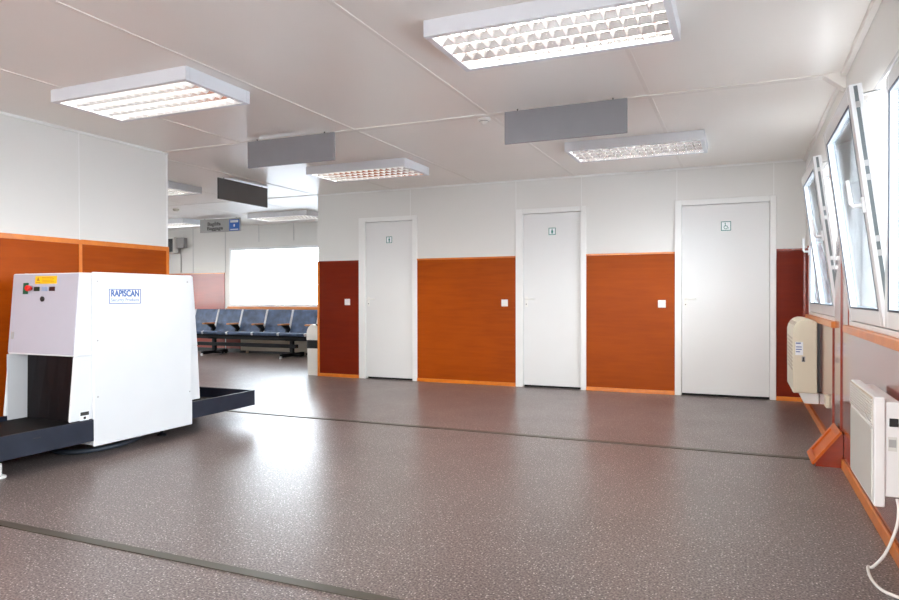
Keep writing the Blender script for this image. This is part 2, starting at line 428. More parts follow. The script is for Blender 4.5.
MB().box(R-.024, R-.009, YB, 4.885, 0, .065).build('skirting', M['lath'], wall_right, bevel=.006)
MB().box(R-.024, R-.009, 5.25, D-.03, 0, .065).build('skirting', M['lath'], wall_right, bevel=.006)
for y in (5.0, 5.42):
    MB().box(R-.018, R-.009, y-.012, y+.012, .07, WT if y < 5.2 else WZ[0]-.04).build('seam_strip', M['red'], wall_right)

def window(name, label, y0, y1, tilt):
    w = thing(name, label, 'window', (R, (y0+y1)/2, WZ[0]), kind=S)
    z0, z1 = WZ
    ym = (y0+y1)/2
    # outer frame
    f = MB().ring_frame('x', R-.004, R+.055, y0, y1, z0, z1, .026).ring_frame('x', R+.055, R+.11, y0, y1, z0, z1, .06).box(R+.055, R+.11, ym-.035, ym+.035, z0+.06, z1-.06)
    f.build('window_frame', M['upvc'], w, bevel=.004)
    MB().ring_frame('x', R+.052, R+.0555, y0+.054, y1-.054, z0+.054, z1-.054, .006).build('frame_gasket', M['gasket'], w)
    MB().box(R-.035, R, y0-.02, y1+.02, z0-.045, z0).build('window_sill', M['lath'], w, bevel=.005)
    zs0, zs1 = z0+.03, z1-.035
    # far sash index 1, near sash index 0
    for k, (a, b) in enumerate(((y0+.03, ym-.006), (ym+.006, y1-.03))):
        tl = tilt[k]
        rot = Matrix.Translation((R, 0, zs0)) @ Matrix.Rotation(-tl, 4, 'Y') @ Matrix.Translation((-R, 0, -zs0))
        # sash lies on the inner face of the frame: x from R-.03 to R+.04
        X0, X1 = R-.002, R+.052
        s = MB().ring_frame('x', X0, X1, a, b, zs0, zs1, .075).xform(rot).build('sash', M['upvc'], w, bevel=.004)
        MB().ring_frame('x', X0-.0015, X0+.004, a+.075, b-.075, zs0+.075, zs1-.075, .009).xform(rot).build('glazing_gasket', M['gasket'], s)
        MB().box(X0+.020, X0+.026, a+.075, b-.075, zs0+.075, zs1-.075).xform(rot).build('pane', M['glass'], s)
        if tl > 0:
            # metal fittings in the rebate of the near edge
            g = MB().box(X0+.018, X0+.034, a-.0012, a+.003, zs0+.02, zs1-.01)
            g.xform(rot).build('rebate_groove', M['groove'], s)
            gg = MB()
            for q in (.30, .36, .62, .68, .93): gg.box(X0+.018, X0+.036, a-.004, a, zs0+q*1.1, zs0+q*1.1+.028)
            gg.xform(rot).build('lock_fittings', M['steel'], s)
        if tl > 0:
            p0 = rot @ Vector((X1, a+.02, zs1-.05))
            MB().tube([p0, (R+.06, a+.02, zs1-.03)], .006, 6).build('stay_arm', M['steel'], s)
        # handle on the near stile (tilted) or the far stile (closed), lever up
        hy = a+.036 if tl > 0 or k == 0 else b-.036
        hz = zs0 + .575
        if tl > 0: pts = [(X0-.004, hy, hz), (X0-.045, hy, hz), (X0-.053, hy, hz+.015), (X0-.055, hy, hz+.125)]
        else: pts = [(X0-.004, hy, hz), (X0-.045, hy, hz), (X0-.053, hy, hz+.015), (X0-.055, hy, hz+.125)]
        h = MB().box(X0-.012, X0, hy-.016, hy+.016, hz-.036, hz+.036).tube(pts, [.010, .010, .011, .009], 10)
        h.xform(rot).build('handle', M['upvc'], s, smooth=False)
    return w
TA = math.radians(7.3)
window('window_1', 'white window farther along the right wall, near sash tilted inward', W1[0], W1[1], (TA, 0))
window('window_2', 'white window nearest on the right wall, far sash tilted inward', W2[0], W2[1], (0, TA))
window('added_window', 'closed white window added out of view on the right wall for daylight', W3[0], W3[1], (0, 0))  # unseen window, added so daylight enters beside the viewpoint

# cable trunking and gusset on the ceiling of the window wall
tr = thing('trim_3', 'white cable trunking along the ceiling above the windows', 'trunking', (R, 3.0, H), kind=S)
MB().box(R-.035, R, YB+.02, 4.40, H-.035, H).build('trunking', M['ceil_strip'], tr, bevel=.003)
MB().box(R-.032, R, 4.41, 4.88, H-.032, H).build('trunking', M['ceil_strip'], tr, bevel=.003)
MB().box(R-.025, R, 5.0, D-.02, H-.025, H).build('trunking', M['ceil_strip'], tr, bevel=.003)
MB().prism([(R-.125, H), (R, H), (R, H-.105), (R-.012, H-.105), (R-.125, H-.012)], 'y', 4.89, 4.97).build('gusset', M['ceil_strip'], tr)

# ------------------------------------------------------------------ ceiling lights
def make_light(x0, y0, label):
    x1, y1 = x0+1.20, y0+.585
    cx, cy = (x0+x1)/2, (y0+y1)/2
    zt, zb = H, H-.085
    L = thing('ceiling_light', label, 'ceiling light', (cx, cy, H), 'louvred fluorescent ceiling lights')
    h = MB().ring_frame('y', 0, 0, 0, 0, 0, 0, 0) if False else MB()
    b = .035
    h.box(x0, x1, y0, y0+b, zb, zt).box(x0, x1, y1-b, y1, zb, zt).box(x0, x0+b, y0+b, y1-b, zb, zt).box(x1-b, x1, y0+b, y1-b, zb, zt)
    h.box(x0+b, x1-b, y0+b, y1-b, zt-.006, zt)
    h.build('housing', M['lamp'], L, bevel=.003)
    ix0, ix1, iy0, iy1 = x0+b, x1-b, y0+b, y1-b
    MB().box(ix0, ix1, iy0, iy1, zt-.012, zt-.008).build('reflector', M['tray'], L)
    n = 4; rp = (iy1-iy0)/n
    g = MB()
    lz0, lz1 = zb+.002, zb+.040
    for i in range(n+1):                       # long V-shaped mirror strips
        y = iy0 + rp*i
        a, c = .0185, .003
        if i == 0: g.prism([(y, lz1), (y+.012, lz1), (y+.003, lz0), (y, lz0)], 'x', ix0, ix1)
        elif i == n: g.prism([(y-.012, lz1), (y, lz1), (y, lz0), (y-.003, lz0)], 'x', ix0, ix1)
        else: g.prism([(y-a, lz1), (y+a, lz1), (y+c, lz0), (y-c, lz0)], 'x', ix0, ix1)
    g.build('louvre_reflectors', M['louver'], L); g = MB()
    nx = 16
    for j in range(n):                          # cross blades of every row
        ya, yb = iy0+rp*j+.014, iy0+rp*(j+1)-.014
        for i in range(1, nx):
            x = ix0 + (ix1-ix0)*i/nx
            g.prism([(x-.008, lz1), (x+.008, lz1), (x+.0015, lz0+.003), (x-.0015, lz0+.003)], 'y', ya-.010, yb+.010)
    g.build('cross_blades', M['blade'], L)
    for i in range(n):
        y = iy0 + rp*(i+.5)
        MB().tube([(ix0+.03, y, zt-.030), (ix1-.03, y, zt-.030)], .013, 10).build('tube', M['tube'], L, smooth=True)
    return L
l0 = make_light(-4.305, 3.14, 'ceiling light above the x-ray scanner, its louvre burnt out white')
def put(x0, y0, label): return dup(l0, (x0+.60, y0+.2925, H), label)
put(-1.495, 3.12, 'largest ceiling light, louvre cells clearly seen, nearest in the middle of the ceiling')
put(-4.335, 6.10, 'ceiling light in front of the man toilet door')
put(-1.495, 6.10, 'ceiling light beside the large grey hanging panel, in front of the doors')
put(-7.56, 6.12, 'ceiling light cut off by the left partition edge, nearer of the two there')
put(-7.65, 9.10, 'ceiling light above the blue seats and the bright far window')
put(-10.29, 9.12, 'ceiling light deep in the waiting area, left of the baggage sign')

# ------------------------------------------------------------------ hanging signs
def hang(name_label, x0, x1, y, zt, zb, mat, along='x'):
    c = ((x0+x1)/2, y, zt) if along == 'x' else (y, (x0+x1)/2, zt)
    t = thing('hanging_sign', name_label, 'hanging sign', c, 'sign boards hanging from the ceiling')
    if along == 'x': MB().box(x0, x1, y-.011, y+.011, zb, zt).build('board', M[mat], t, bevel=.002)
    else: MB().box(y-.011, y+.011, x0, x1, zb, zt).build('board', M[mat], t, bevel=.002)
    for q in (.11, .89):
        u = x0 + (x1-x0)*q
        p = (u, y) if along == 'x' else (y, u)
        MB().box(p[0]-.004, p[0]+.004, p[1]-.004, p[1]+.004, zt-.004, H).build('hook', M['dark'], t)
    return t
hang('blank grey sign board hanging in the middle of the ceiling', -1.652, -.745, 4.875, 2.487, 2.243, 'sign_grey')
hang('blank grey sign board hanging above the light before the man toilet door', -4.085, -3.17, 4.875, 2.487, 2.25, 'sign_grey')
hang('dark sign board hanging crosswise in the waiting area', 6.167, 7.05, -5.61, 2.487, 2.24, 'sign_dark', 'y')
s4 = hang('silver baggage sign with a blue pictogram square hanging in the waiting area', -8.98, -8.06, 9.42, 2.487, 2.25, 'sign_silver')
y4 = 9.42-.011
FR = lambda p: rowmat((1,0,0), (0,0,1), (0,-1,0), p)      # text that faces -y
text_mesh('lettering', 'Bagāža', .085, M['ink'], s4, FR((-8.655, y4-.0008, 2.397)), width=.30, bold=.002)
text_mesh('lettering', 'Baggage', .085, M['ink'], s4, FR((-8.635, y4-.0008, 2.318)), width=.36, bold=.002)
sq = MB().box(-8.31, -8.085, y4-.003, y4, 2.262, 2.46).build('blue_square', M['sign_blue'], s4)
pc = MB().box(-8.285, -8.11, y4-.005, y4-.003, 2.275, 2.292)
pc.box(-8.285, -8.11, y4-.005, y4-.003, 2.405, 2.445)
pc.prism([(-8.21, 2.33), (-8.185, 2.33), (-8.185, 2.355), (-8.172, 2.355), (-8.197, 2.382), (-8.222, 2.355), (-8.21, 2.355)], 'y', y4-.005, y4-.003)
pc.build('pictogram', M['sign_bg'], sq)

# smoke detectors
sd = thing('smoke_detector', 'small white smoke detector on the ceiling left of the middle grey board', 'smoke detector', (-1.87, 5.01, H))
MB().lathe([(.050, H), (.052, H-.018), (.046, H-.026)], (-1.87, 5.01, 0), 20).build('base', M['white_pl'], sd, smooth=False)
MB().lathe([(.036, H-.026), (.034, H-.034), (.030, H-.034), (.012, H-.050), (.004, H-.055)], (-1.87, 5.01, 0), 20).build('sensor_head', M['white_pl'], sd)
MB().lathe([(.0365, H-.030), (.0365, H-.027)], (-1.87, 5.01, 0), 20).build('slot_ring', M['dark'], sd)
sd2 = MB().lathe([(.05, H), (.05, H-.02), (.03, H-.035)], (-8.29, 8.17, 0), 16).build('ceiling_sensor', M['radiator'], None, at=(-8.29, 8.17, H))
tag(sd2, 'tiny round sensor on the waiting area ceiling before the baggage sign', 'sensor')
# note: build() subtracts the location, so the sensor mesh is local

# ------------------------------------------------------------------ x-ray scanner
SX0, SX1, SY0, SY1 = -4.675, -4.0, 3.205, 4.09
sct = thing('xray_scanner', 'white x-ray baggage scanner with black conveyor beds', 'baggage scanner', ((SX0+SX1)/2, (SY0+SY1)/2, 0))
# main body; a tunnel-wide notch is kept free inside
bd = MB()
bd.prism([(SY0-.078, 1.256), (SY1+.030, 1.256), (SY1+.078, .701), (SY0-.125, .701)], 'x', SX0, SX1-.008)       # upper hood
t = .02
for xa, xb in ((SX0, SX0+t), (SX1-.008-t, SX1-.008)):                                         # cheeks beside the tunnel
    bd.prism([(SY0-.125, .701), (SY1+.078, .701), (SY1+.103, .275), (SY0-.163, .275)], 'x', xa, xb)
bd.box(SX0, SX1-.02, SY0, SY1, .095, .20)
bd.build('body', M['scan'], sct, bevel=.006)
def face_y(z): return (SY0-.078) + (-.047)*(1.256-z)/.555
# grey end panel on the sloping face
MB().hexa([(SX0+.004, face_y(.71)-.004, .712), (SX1-.02, face_y(.71)-.004, .712), (SX1-.02, face_y(.71)+.01, .712), (SX0+.004, face_y(.71)+.01, .712),
           (SX0+.004, face_y(1.25)-.004, 1.25), (SX1-.02, face_y(1.25)-.004, 1.25), (SX1-.02, face_y(1.25)+.01, 1.25), (SX0+.004, face_y(1.25)+.01, 1.25)]).build('end_panel', M['scan_end'], sct, bevel=.003)
sp = MB().box(SX1-.008, SX1+.012, SY0, SY1-.002, .088, 1.262).build('side_panel', M['scan'], sct, bevel=.006)
MB().box(SX0-.012, SX0, SY0, SY1-.002, .088, 1.262).build('side_panel', M['scan'], sct, bevel=.006)
for y, z in ((SY0+.03, 1.20), (SY0+.03, .80), (SY0+.03, .42), (SY1-.05, 1.21), (SY1-.03, .35)):
    MB().lathe([(.006, SX1+.012), (.005, SX1+.015)], (0, y, z), 10, 'x').build('screw', M['sign_silver'], sp)
# maker's plate
lx = SX1+.012
pl = MB().box(lx, lx+.002, 3.325, 3.592, 1.047, 1.150).build('maker_plate', M['sign_bg'], sp)
MB().ring_frame('x', lx+.002, lx+.0035, 3.325, 3.592, 1.047, 1.150, .005).build('plate_border', M['blue_ink'], pl)
FX = lambda p: rowmat((0,1,0), (0,0,1), (1,0,0), p)       # text that faces +x
text_mesh('lettering', 'RAPISCAN', .062, M['blue_ink'], pl, FX((lx+.003, 3.4585, 1.117)), width=.235, bold=.0022)
text_mesh('lettering', 'Security Products', .034, M['pale_ink'], pl, FX((lx+.003, 3.4585, 1.073)), width=.235, bold=.0008)
# small sticker low on the cheek
cx_ = SX1-.006
st = MB().box(cx_-.001, cx_+.002, 3.112, 3.180, .275, .335).build('sticker', M['sign_bg'], sct)
bb = MB().box(cx_+.002, cx_+.003, 3.115, 3.178, .308, .332).box(cx_+.002, cx_+.003, 3.138, 3.156, .284, .300)
bb.build('sticker_print', M['ink'], st)
# controls
def on_face(x0, x1, z0, z1, th, name, mat, parent=sct, bev=.0015):
    ya, yb = face_y(z0)-.004, face_y(z1)-.004
    return MB().hexa([(x0, ya-th, z0), (x1, ya-th, z0), (x1, ya, z0), (x0, ya, z0), (x0, yb-th, z1), (x1, yb-th, z1), (x1, yb, z1), (x0, yb, z1)]).build(name, M[mat], parent, bevel=bev)
wl_ = on_face(-4.441, -4.225, 1.184, 1.237, .0015, 'warning_label', 'yellow', bev=0)
y_ = face_y(1.21)-.0065
wp = MB()
for k in range(4): wp.box(-4.37, -4.25 - .012*(k % 2), y_-.0005, y_+.001, 1.196+.010*k, 1.199+.010*k)
wp.prism([(-4.425, 1.204), (-4.392, 1.204), (-4.4085, 1.230)], 'y', y_-.0005, y_+.001)
wp.box(-4.432, -4.385, y_-.0005, y_+.001, 1.190, 1.197)
wp.build('label_print', plain('brown_print', (.42, .20, .01), .5), wl_)
gp = on_face(-4.554, -4.504, 1.115, 1.192, .006, 'green_plate', 'green')
ye = face_y(1.157)-.010
es = MB().lathe([(.012, ye), (.012, ye-.016), (.021, ye-.016), (.021, ye-.030), (.016, ye-.036)], (-4.470, 0, 1.155), 20, 'y').build('stop_button', M['redbtn'], sct, smooth=False)
for x, mt in ((-4.415, 'btn_g'), (-4.337, 'pale_ink'), (-4.262, 'btn_r')):
    on_face(x-.025, x+.025, 1.135, 1.164, .008, 'push_button', mt)
yk = face_y(1.08)-.004
MB().lathe([(.018, yk), (.018, yk-.008), (.012, yk-.010)], (-4.352, 0, 1.081), 18, 'y').build('key_switch', M['dark'], sct)
on_face(-4.643, -4.617, .805, .855, .006, 'latch', 'sign_silver')
# tunnel: white reveal on the far cheek, dark interior, curtain strips
MB().box(SX0+t, SX0+t+.004, SY0-.145, SY0+.01, .245, .70).build('tunnel_reveal', M['scan'], sct)
MB().box(SX0+t, SX1-.03, SY0+.10, SY0+.12, .24, .70).build('tunnel_lining', M['dark'], sct)
MB().box(SX0+t, SX1-.03, SY0-.05, SY1+.02, .695, .70).build('tunnel_roof', M['dark'], sct)
n = 6; cw = (SX1-.03-SX0-t-.006)/n
for k in range(n):
    x0 = SX0+t+.006 + cw*k
    dy = .004*(k % 2) + random.uniform(-.004, .004)
    MB().hexa([(x0+.003, SY0-.006+dy*2, .243), (x0+cw-.001, SY0+.004+dy*2, .243), (x0+cw-.001, SY0+.008+dy*2, .243), (x0+.003, SY0-.002+dy*2, .243),
               (x0+.003, SY0-.002, .694), (x0+cw-.001, SY0, .694), (x0+cw-.001, SY0+.004, .694), (x0+.003, SY0+.002, .694)]).build('curtain_strip', M['curtain'], sct)
for k in range(n):
    x0 = SX0+t+.006 + cw*k
    MB().box(x0+.003, x0+cw-.002, SY1-.01, SY1-.006, .285, .69).build('curtain_strip', M['curtain'], sct)
# conveyor beds
NY = 2.15
rr = MB().box(SX1-.012, SX1+.010, NY, SY0-.001, .128, .272).box(SX0-.010, SX0+.012, NY, SY0-.001, .128, .272).box(SX0+.012, SX1-.012, NY, NY+.02, .128, .272)
rr.build('conveyor_rail', M['rail'], sct, bevel=.002)
MB().box(SX0+.012, SX1-.012, NY+.02, SY0+.10, .215, .240).build('conveyor_belt', M['belt'], sct)
EY = 4.835
rr = MB().box(SX1-.012, SX1+.010, SY1-.001, EY, .13, .262).box(SX0-.010, SX0+.012, SY1-.001, EY, .13, .262).box(SX0+.012, SX1-.012, EY-.018, EY, .13, .262)
rr.build('conveyor_rail', M['rail'], sct, bevel=.002)
MB().box(SX0+.012, SX1-.012, SY1-.1, EY-.018, .150, .172).build('conveyor_belt', M['belt'], sct)
MB().box(SX1+.010, SX1+.0115, 2.78, 2.83, .222, .228).build('rail_slot', M['dark'], sct)
MB().box(SX0+.03, -4.50, 2.3, 4.7, .015, .128).build('chassis_shade_block', M['black_metal'], sct)  # shape lowered toward the floor to block light and darken the underside
for x, y in ((-4.12, 2.66), (-4.55, 2.66), (-4.2, 3.98), (-4.5, 3.98)):
    f = MB().lathe([(.035, 0), (.035, .012), (.012, .022), (.012, .09)], (x, y, 0), 14).build('levelling_foot', M['black_metal'] if y > 3 else M['white_pl'], sct)

def spline(pts, n=8):
    P = [Vector(p) for p in pts]; P = [P[0]*2-P[1]] + P + [P[-1]*2-P[-2]]; out = []
    for i in range(1, len(P)-2):
        for k in range(n):
            t_ = k/n; a, b, c, d = P[i-1], P[i], P[i+1], P[i+2]
            out.append(.5*((2*b)+(c-a)*t_+(2*a-5*b+4*c-d)*t_*t_+(3*b-3*c+d-a)*t_**3))
    out.append(P[-2]); return out
hs = MB().tube(spline([(-4.34, 3.93, .02), (-4.25, 3.80, .018), (-4.17, 3.60, .018), (-4.17, 3.42, .018), (-4.23, 3.28, .018), (-4.35, 3.22, .018), (-4.46, 3.24, .018)]), .017, 10)
tag(hs.build('cable', M['hose'], None, smooth=True, at=(-4.3, 3.5, 0)), 'thick dark cable curling on the floor under the scanner', 'cable')

# ------------------------------------------------------------------ waiting bench
SB = [-9.967 + .5846*k for k in range(6)]
bn = thing('waiting_bench', 'row of five joined blue seats under the far window', 'bench', ((SB[0]+SB[-1])/2, 10.1, 0))
def seat_profile(th=.05):
    # side view (y, z): front lip, pan, bend, back
    c = [(9.86, .418), (9.90, .432), (10.02, .418), (10.14, .405), (10.20, .43), (10.235, .52), (10.28, .66), (10.335, .83), (10.345, .85)]
    return c
def slab(prof, th, x0, x1):
    m = MB(); n = len(prof); up, lo = [], []
    for i, (y, z) in enumerate(prof):
        a = Vector(prof[max(i-1, 0)]); b = Vector(prof[min(i+1, n-1)]); d = (b-a).normalized(); nv = Vector((-d.y, d.x))
        up.append((y + nv.x*th*.5, z + nv.y*th*.5)); lo.append((y - nv.x*th*.5, z - nv.y*th*.5))
    m.prism(up + lo[::-1], 'x', x0, x1); return m
prof = seat_profile()
for k in range(5):
    a, b = SB[k]+.022, SB[k+1]-.022
    slab(prof[:4], .055, a, b).build('seat', M['fabric'], bn, bevel=.014, seg=3)
    slab(prof[4:], .050, a, b).build('backrest', M['fabric'], bn, bevel=.014, seg=3)
for k in range(6):
    x = SB[k]
    slab(prof, .052, x-.019, x+.019).build('side_frame', M['seat_metal'], bn, bevel=.006)
    ar = MB().box(x-.034, x+.034, 9.90, 10.18, .578, .606).build('armrest', M['arm_wood'], bn, bevel=.010)
    MB().prism([(10.0, .575), (10.17, .575), (10.22, .50), (10.16, .42), (10.11, .42), (10.12, .50)], 'x', x-.020, x+.020).build('arm_bracket', M['black_metal'], ar)
MB().box(SB[0]-.02, SB[-1]+.02, 10.00, 10.10, .305, .395).build('beam', M['black_metal'], bn, bevel=.005)
MB().box(SB[0]-.02, SB[-1]+.02, 9.94, 9.98, .375, .395).build('beam', M['black_metal'], bn, bevel=.005)
MB().box(SB[0]+.3, SB[-1]-.3, 10.02, 10.09, .17, .235).build('stretcher', M['black_metal'], bn, bevel=.004)
for x in (-9.26, -7.46):
    lg = MB().box(x-.035, x+.035, 10.03, 10.09, .06, .34).box(x-.11, x+.11, 10.0, 10.11, .30, .338).build('leg', M['black_metal'], bn, bevel=.006)
    MB().box(x-.03, x+.03, 9.74, 10.40, .022, .08).box(x-.20, x+.20, 10.03, 10.09, .022, .07).build('foot', M['black_metal'], lg, bevel=.006)
    MB().lathe([(.022, .0), (.026, .012), (.020, .045)], (x, 9.735, 0), 12).build('foot_cap', M['seat_metal'], lg)
    MB().lathe([(.022, .0), (.026, .012), (.020, .03)], (x, 10.38, 0), 12).build('foot_cap', M['black_metal'], lg)

# convector behind the bench
cv = thing('convector', 'low cream convector on the far wall behind the blue seats', 'convector', (-8.2, YF-.01, .04))
MB().box(-9.02, -7.40, YF-.085, YF-.010, .05, .30).build('casing', M['radiator'], cv, bevel=.006)
g = MB()
for k in range(4): g.box(-8.95, -7.47, YF-.088, YF-.084, .228+.016*k, .236+.016*k)
g.build('grille', M['cream_grille'], cv)
for xf in (-8.9, -7.56): MB().box(xf, xf+.04, YF-.07, YF-.03, 0, .05).build('foot', M['cream_grille'], cv)

# small monitor and junction box high on the far wall
mo = thing('small_monitor', 'small white box with a black face high on the far wall beside the partition edge', 'monitor', (-11.0, YF, 2.0))
MB().box(-11.12, -10.665, YF-.16, YF-.03, 1.99, 2.32).build('casing', M['white_pl'], mo, bevel=.008)
MB().box(-11.10, -10.69, YF-.166, YF-.158, 2.02, 2.29).build('screen', M['dark'], mo, bevel=.002)
MB().box(-11.0, -10.85, YF-.03, YF, 2.08, 2.22).build('wall_bracket', M['sign_silver'], mo)
jb = thing('junction_box', 'grey junction box on the far wall right of the small black-faced monitor', 'box', (-10.56, YF, 2.1))
MB().box(-10.655, -10.455, YF-.10, YF, 2.10, 2.31).build('casing', M['sign_silver'], jb, bevel=.008)
MB().box(-10.63, -10.485, YF-.106, YF-.098, 2.13, 2.28).build('lid', M['sign_silver'], jb, bevel=.003)
MB().tube([(-10.62, YF-.02, 2.10), (-10.62, YF-.012, 1.9), (-10.62, YF-.012, 1.60)], .008, 6).build('cable', M['sign_silver'], jb)

# waste bin
bx, by = -5.482, 7.985
bi = thing('waste_bin', 'tall white plastic bin with a black band beside the red panel corner', 'bin', (bx, by, 0))
def rounded(rx, ry, r, z0, z1, sc1=1.0, n=6):
    m = MB(); rings = []
    for z, s in ((z0, 1.0), (z1, sc1)):
        ring = []
        for qx, qy, a0 in ((1,1,0),(-1,1,90),(-1,-1,180),(1,-1,270)):
            for i in range(n+1):
                a = math.radians(a0 + 90*i/n)
                ring.append(m.bm.verts.new((bx + s*(qx*(rx-r)+r*math.cos(a)), by + s*(qy*(ry-r)+r*math.sin(a)), z)))
        rings.append(ring)
    A, B = rings; k = len(A)
    m.bm.faces.new(A[::-1]); m.bm.faces.new(B)
    for i in range(k): m.bm.faces.new((A[i], A[(i+1) % k], B[(i+1) % k], B[i]))
    return m
rounded(.104, .12, .04, 0, .38, 1.04).build('bin_body', M['bin'], bi, bevel=.004)
rounded(.116, .132, .045, .375, .495, .98).build('bin_liner', plain('black_bin_liner', (.008, .009, .011), .35, spec=.3, vary=.3), bi, bevel=.01)
dome = [(bx-.108, .485), (bx+.108, .485), (bx+.108, .52)] + [(bx + .108*math.cos(a), .575 + .135*math.sin(a)) for a in [math.radians(10 + i*16) for i in range(11)]] + [(bx-.108, .52)]
ld = MB().prism(dome, 'y', by-.128, by+.128).build('bin_lid', M['bin'], bi, bevel=.018, seg=3)
MB().hexa([(bx+.03, by-.10, .70), (bx+.13, by-.10, .63), (bx+.13, by+.10, .63), (bx+.03, by+.10, .70), (bx+.04, by-.10, .715), (bx+.138, by-.10, .645), (bx+.138, by+.10, .645), (bx+.04, by+.10, .715)]).build('swing_flap', M['dark'], ld)

# ------------------------------------------------------------------ right wall appliances
# cream fan heater under the far window
y0, y1 = 6.3, 7.09
fc = thing('wall_heater', 'cream wall heater unit with a rounded top under the farther window', 'heater', (R-.01, (y0+y1)/2, .28))
pr = [(R-.030, .285), (.388, .285), (.386, .80), (.396, .835), (.415, .868), (.440, .890), (.470, .900), (.505, .899), (.540, .889), (R-.030, .875)]
MB().prism(pr, 'y', y0, y1).build('casing', M['cream'], fc, bevel=.008)
MB().box(R-.032, R-.010, y0+.02, y1-.02, .30, .86).build('back_plate', M['dark'], fc)
g = MB()
for k in range(9): g.box(.3835, .388, y0+.05, y1-.05, .47+.032*k, .485+.032*k)
g.build('front_slats', M['cream_grille'], fc)
g = MB()
for k in range(16): g.hexa([(.398, y0+.05+.043*k, .845), (.402, y0+.05+.043*k, .842), (.402, y0+.078+.043*k, .842), (.398, y0+.078+.043*k, .845), (.416, y0+.05+.043*k, .874), (.420, y0+.05+.043*k, .871), (.420, y0+.078+.043*k, .871), (.416, y0+.078+.043*k, .874)])
g.build('top_slats', M['cream_grille'], fc)
MB().hexa([(.392, y0-.003, .50), (.440, y0-.003, .50), (.440, y0, .50), (.392, y0, .50), (.392, y0-.003, .79), (.440, y0-.003, .875), (.440, y0, .875), (.392, y0, .79)]).build('end_inset', M['cream'], fc, bevel=.002)
lbp = MB().box(.405, .462, y0-.005, y0, .60, .71).build('rating_label', M['sign_bg'], fc)
MB().box(.41, .445, y0-.006, y0-.005, .695, .705).box(.41, .452, y0-.006, y0-.005, .665, .672).box(.41, .452, y0-.006, y0-.005, .645, .652).box(.41, .44, y0-.006, y0-.005, .625, .632).build('label_print', M['blue_ink'], lbp)
wlb = MB().box(.452, .478, y0-.004, y0, .545, .590).build('small_label', M['sign_silver'], fc)
MB().box(.455, .475, y0-.005, y0-.004, .549, .557).box(.459, .471, y0-.005, y0-.004, .557, .584).build('label_print', M['ink'], wlb)
# white outlet box below it
vb = thing('outlet_box', 'white outlet box low on the wall just under the cream heater', 'box', (.53, 6.42, .2))
MB().hexa([(.475, 6.34, .195), (R-.012, 6.34, .195), (R-.012, 6.60, .195), (.475, 6.60, .195), (.435, 6.34, .282), (R-.012, 6.34, .282), (R-.012, 6.60, .282), (.435, 6.60, .282)]).build('box_body', M['white_pl'], vb, bevel=.004)
MB().box(.49, R-.02, 6.335, 6.342, .21, .272).build('front_cover', M['white_pl'], vb, bevel=.002)
so = thing('wall_socket', 'small cream socket low on the right wall beyond the wooden floor box', 'socket', (R-.01, 5.68, .3))
MB().box(R-.035, R-.010, 5.62, 5.74, .27, .36).build('socket_body', M['cream'], so, bevel=.006)
MB().lathe([(.022, R-.0365), (.022, R-.034)], (0, 5.68, .315), 14, 'x').build('socket_face', M['cream_grille'], so)

# white convector heater nearest
hy0, hy1 = 3.06, 3.67
hp = thing('panel_heater', 'white convector panel heater under the nearest window', 'heater', (R-.01, (hy0+hy1)/2, .27))
MB().box(.470, .508, hy0, hy1, .272, .698).build('front_shell', M['heater'], hp, bevel=.005)
MB().box(.4675, .471, hy0+.035, hy1-.004, .285, .575).build('front_plate', M['heater_front'], hp, bevel=.001)
g = MB()
for k in range(9): g.box(.4640, .4715, hy0+.035, hy1-.006, .588+.0115*k, .5930+.0115*k)
g.build('grille_slats', M['heater'], hp)
MB().box(.4692, .4703, hy0+.034, hy1-.005, .583, .692).build('grille_backing', M['cream_grille'], hp)
MB().box(.508, R-.035, hy0+.012, hy1-.012, .312, .680).build('rear_casing', M['heater'], hp, bevel=.004)
MB().box(R-.036, R-.010, hy0+.08, hy1-.08, .36, .62).build('wall_bracket', M['black_metal'], hp)
MB().box(.522, .552, hy0+.006, hy0+.013, .585, .617).build('thermostat_switch', M['dark'], hp, bevel=.002)
il = MB().box(.518, .548, hy0+.010, hy0+.0125, .49, .545).build('info_label', M['heater_front'], hp)
MB().box(.521, .545, hy0+.0095, hy0+.010, .505, .535).build('label_print', M['sign_silver'], il)
MB().lathe([(.0035, .4655), (.0035, .4685)], (0, hy0+.045, .568), 8, 'x').build('screw', M['sign_silver'], hp)

cord = MB().tube(spline([(.548, 3.068, .308), (.550, 3.05, .27), (.540, 3.04, .20), (.510, 3.07, .09), (.478, 3.13, .012), (.463, 3.14, .0065), (.455, 3.06, .006), (.458, 2.98, .006), (.475, 2.91, .006), (.51, 2.87, .006), (.56, 2.84, .006), (.575, 2.80, .03), (.578, 2.79, .12)]), .006, 8)
tag(cord.build('power_cord', M['white_pl'], None, smooth=True, at=(.5, 3.0, 0)), 'white power cord looping on the floor below the panel heater', 'cord')

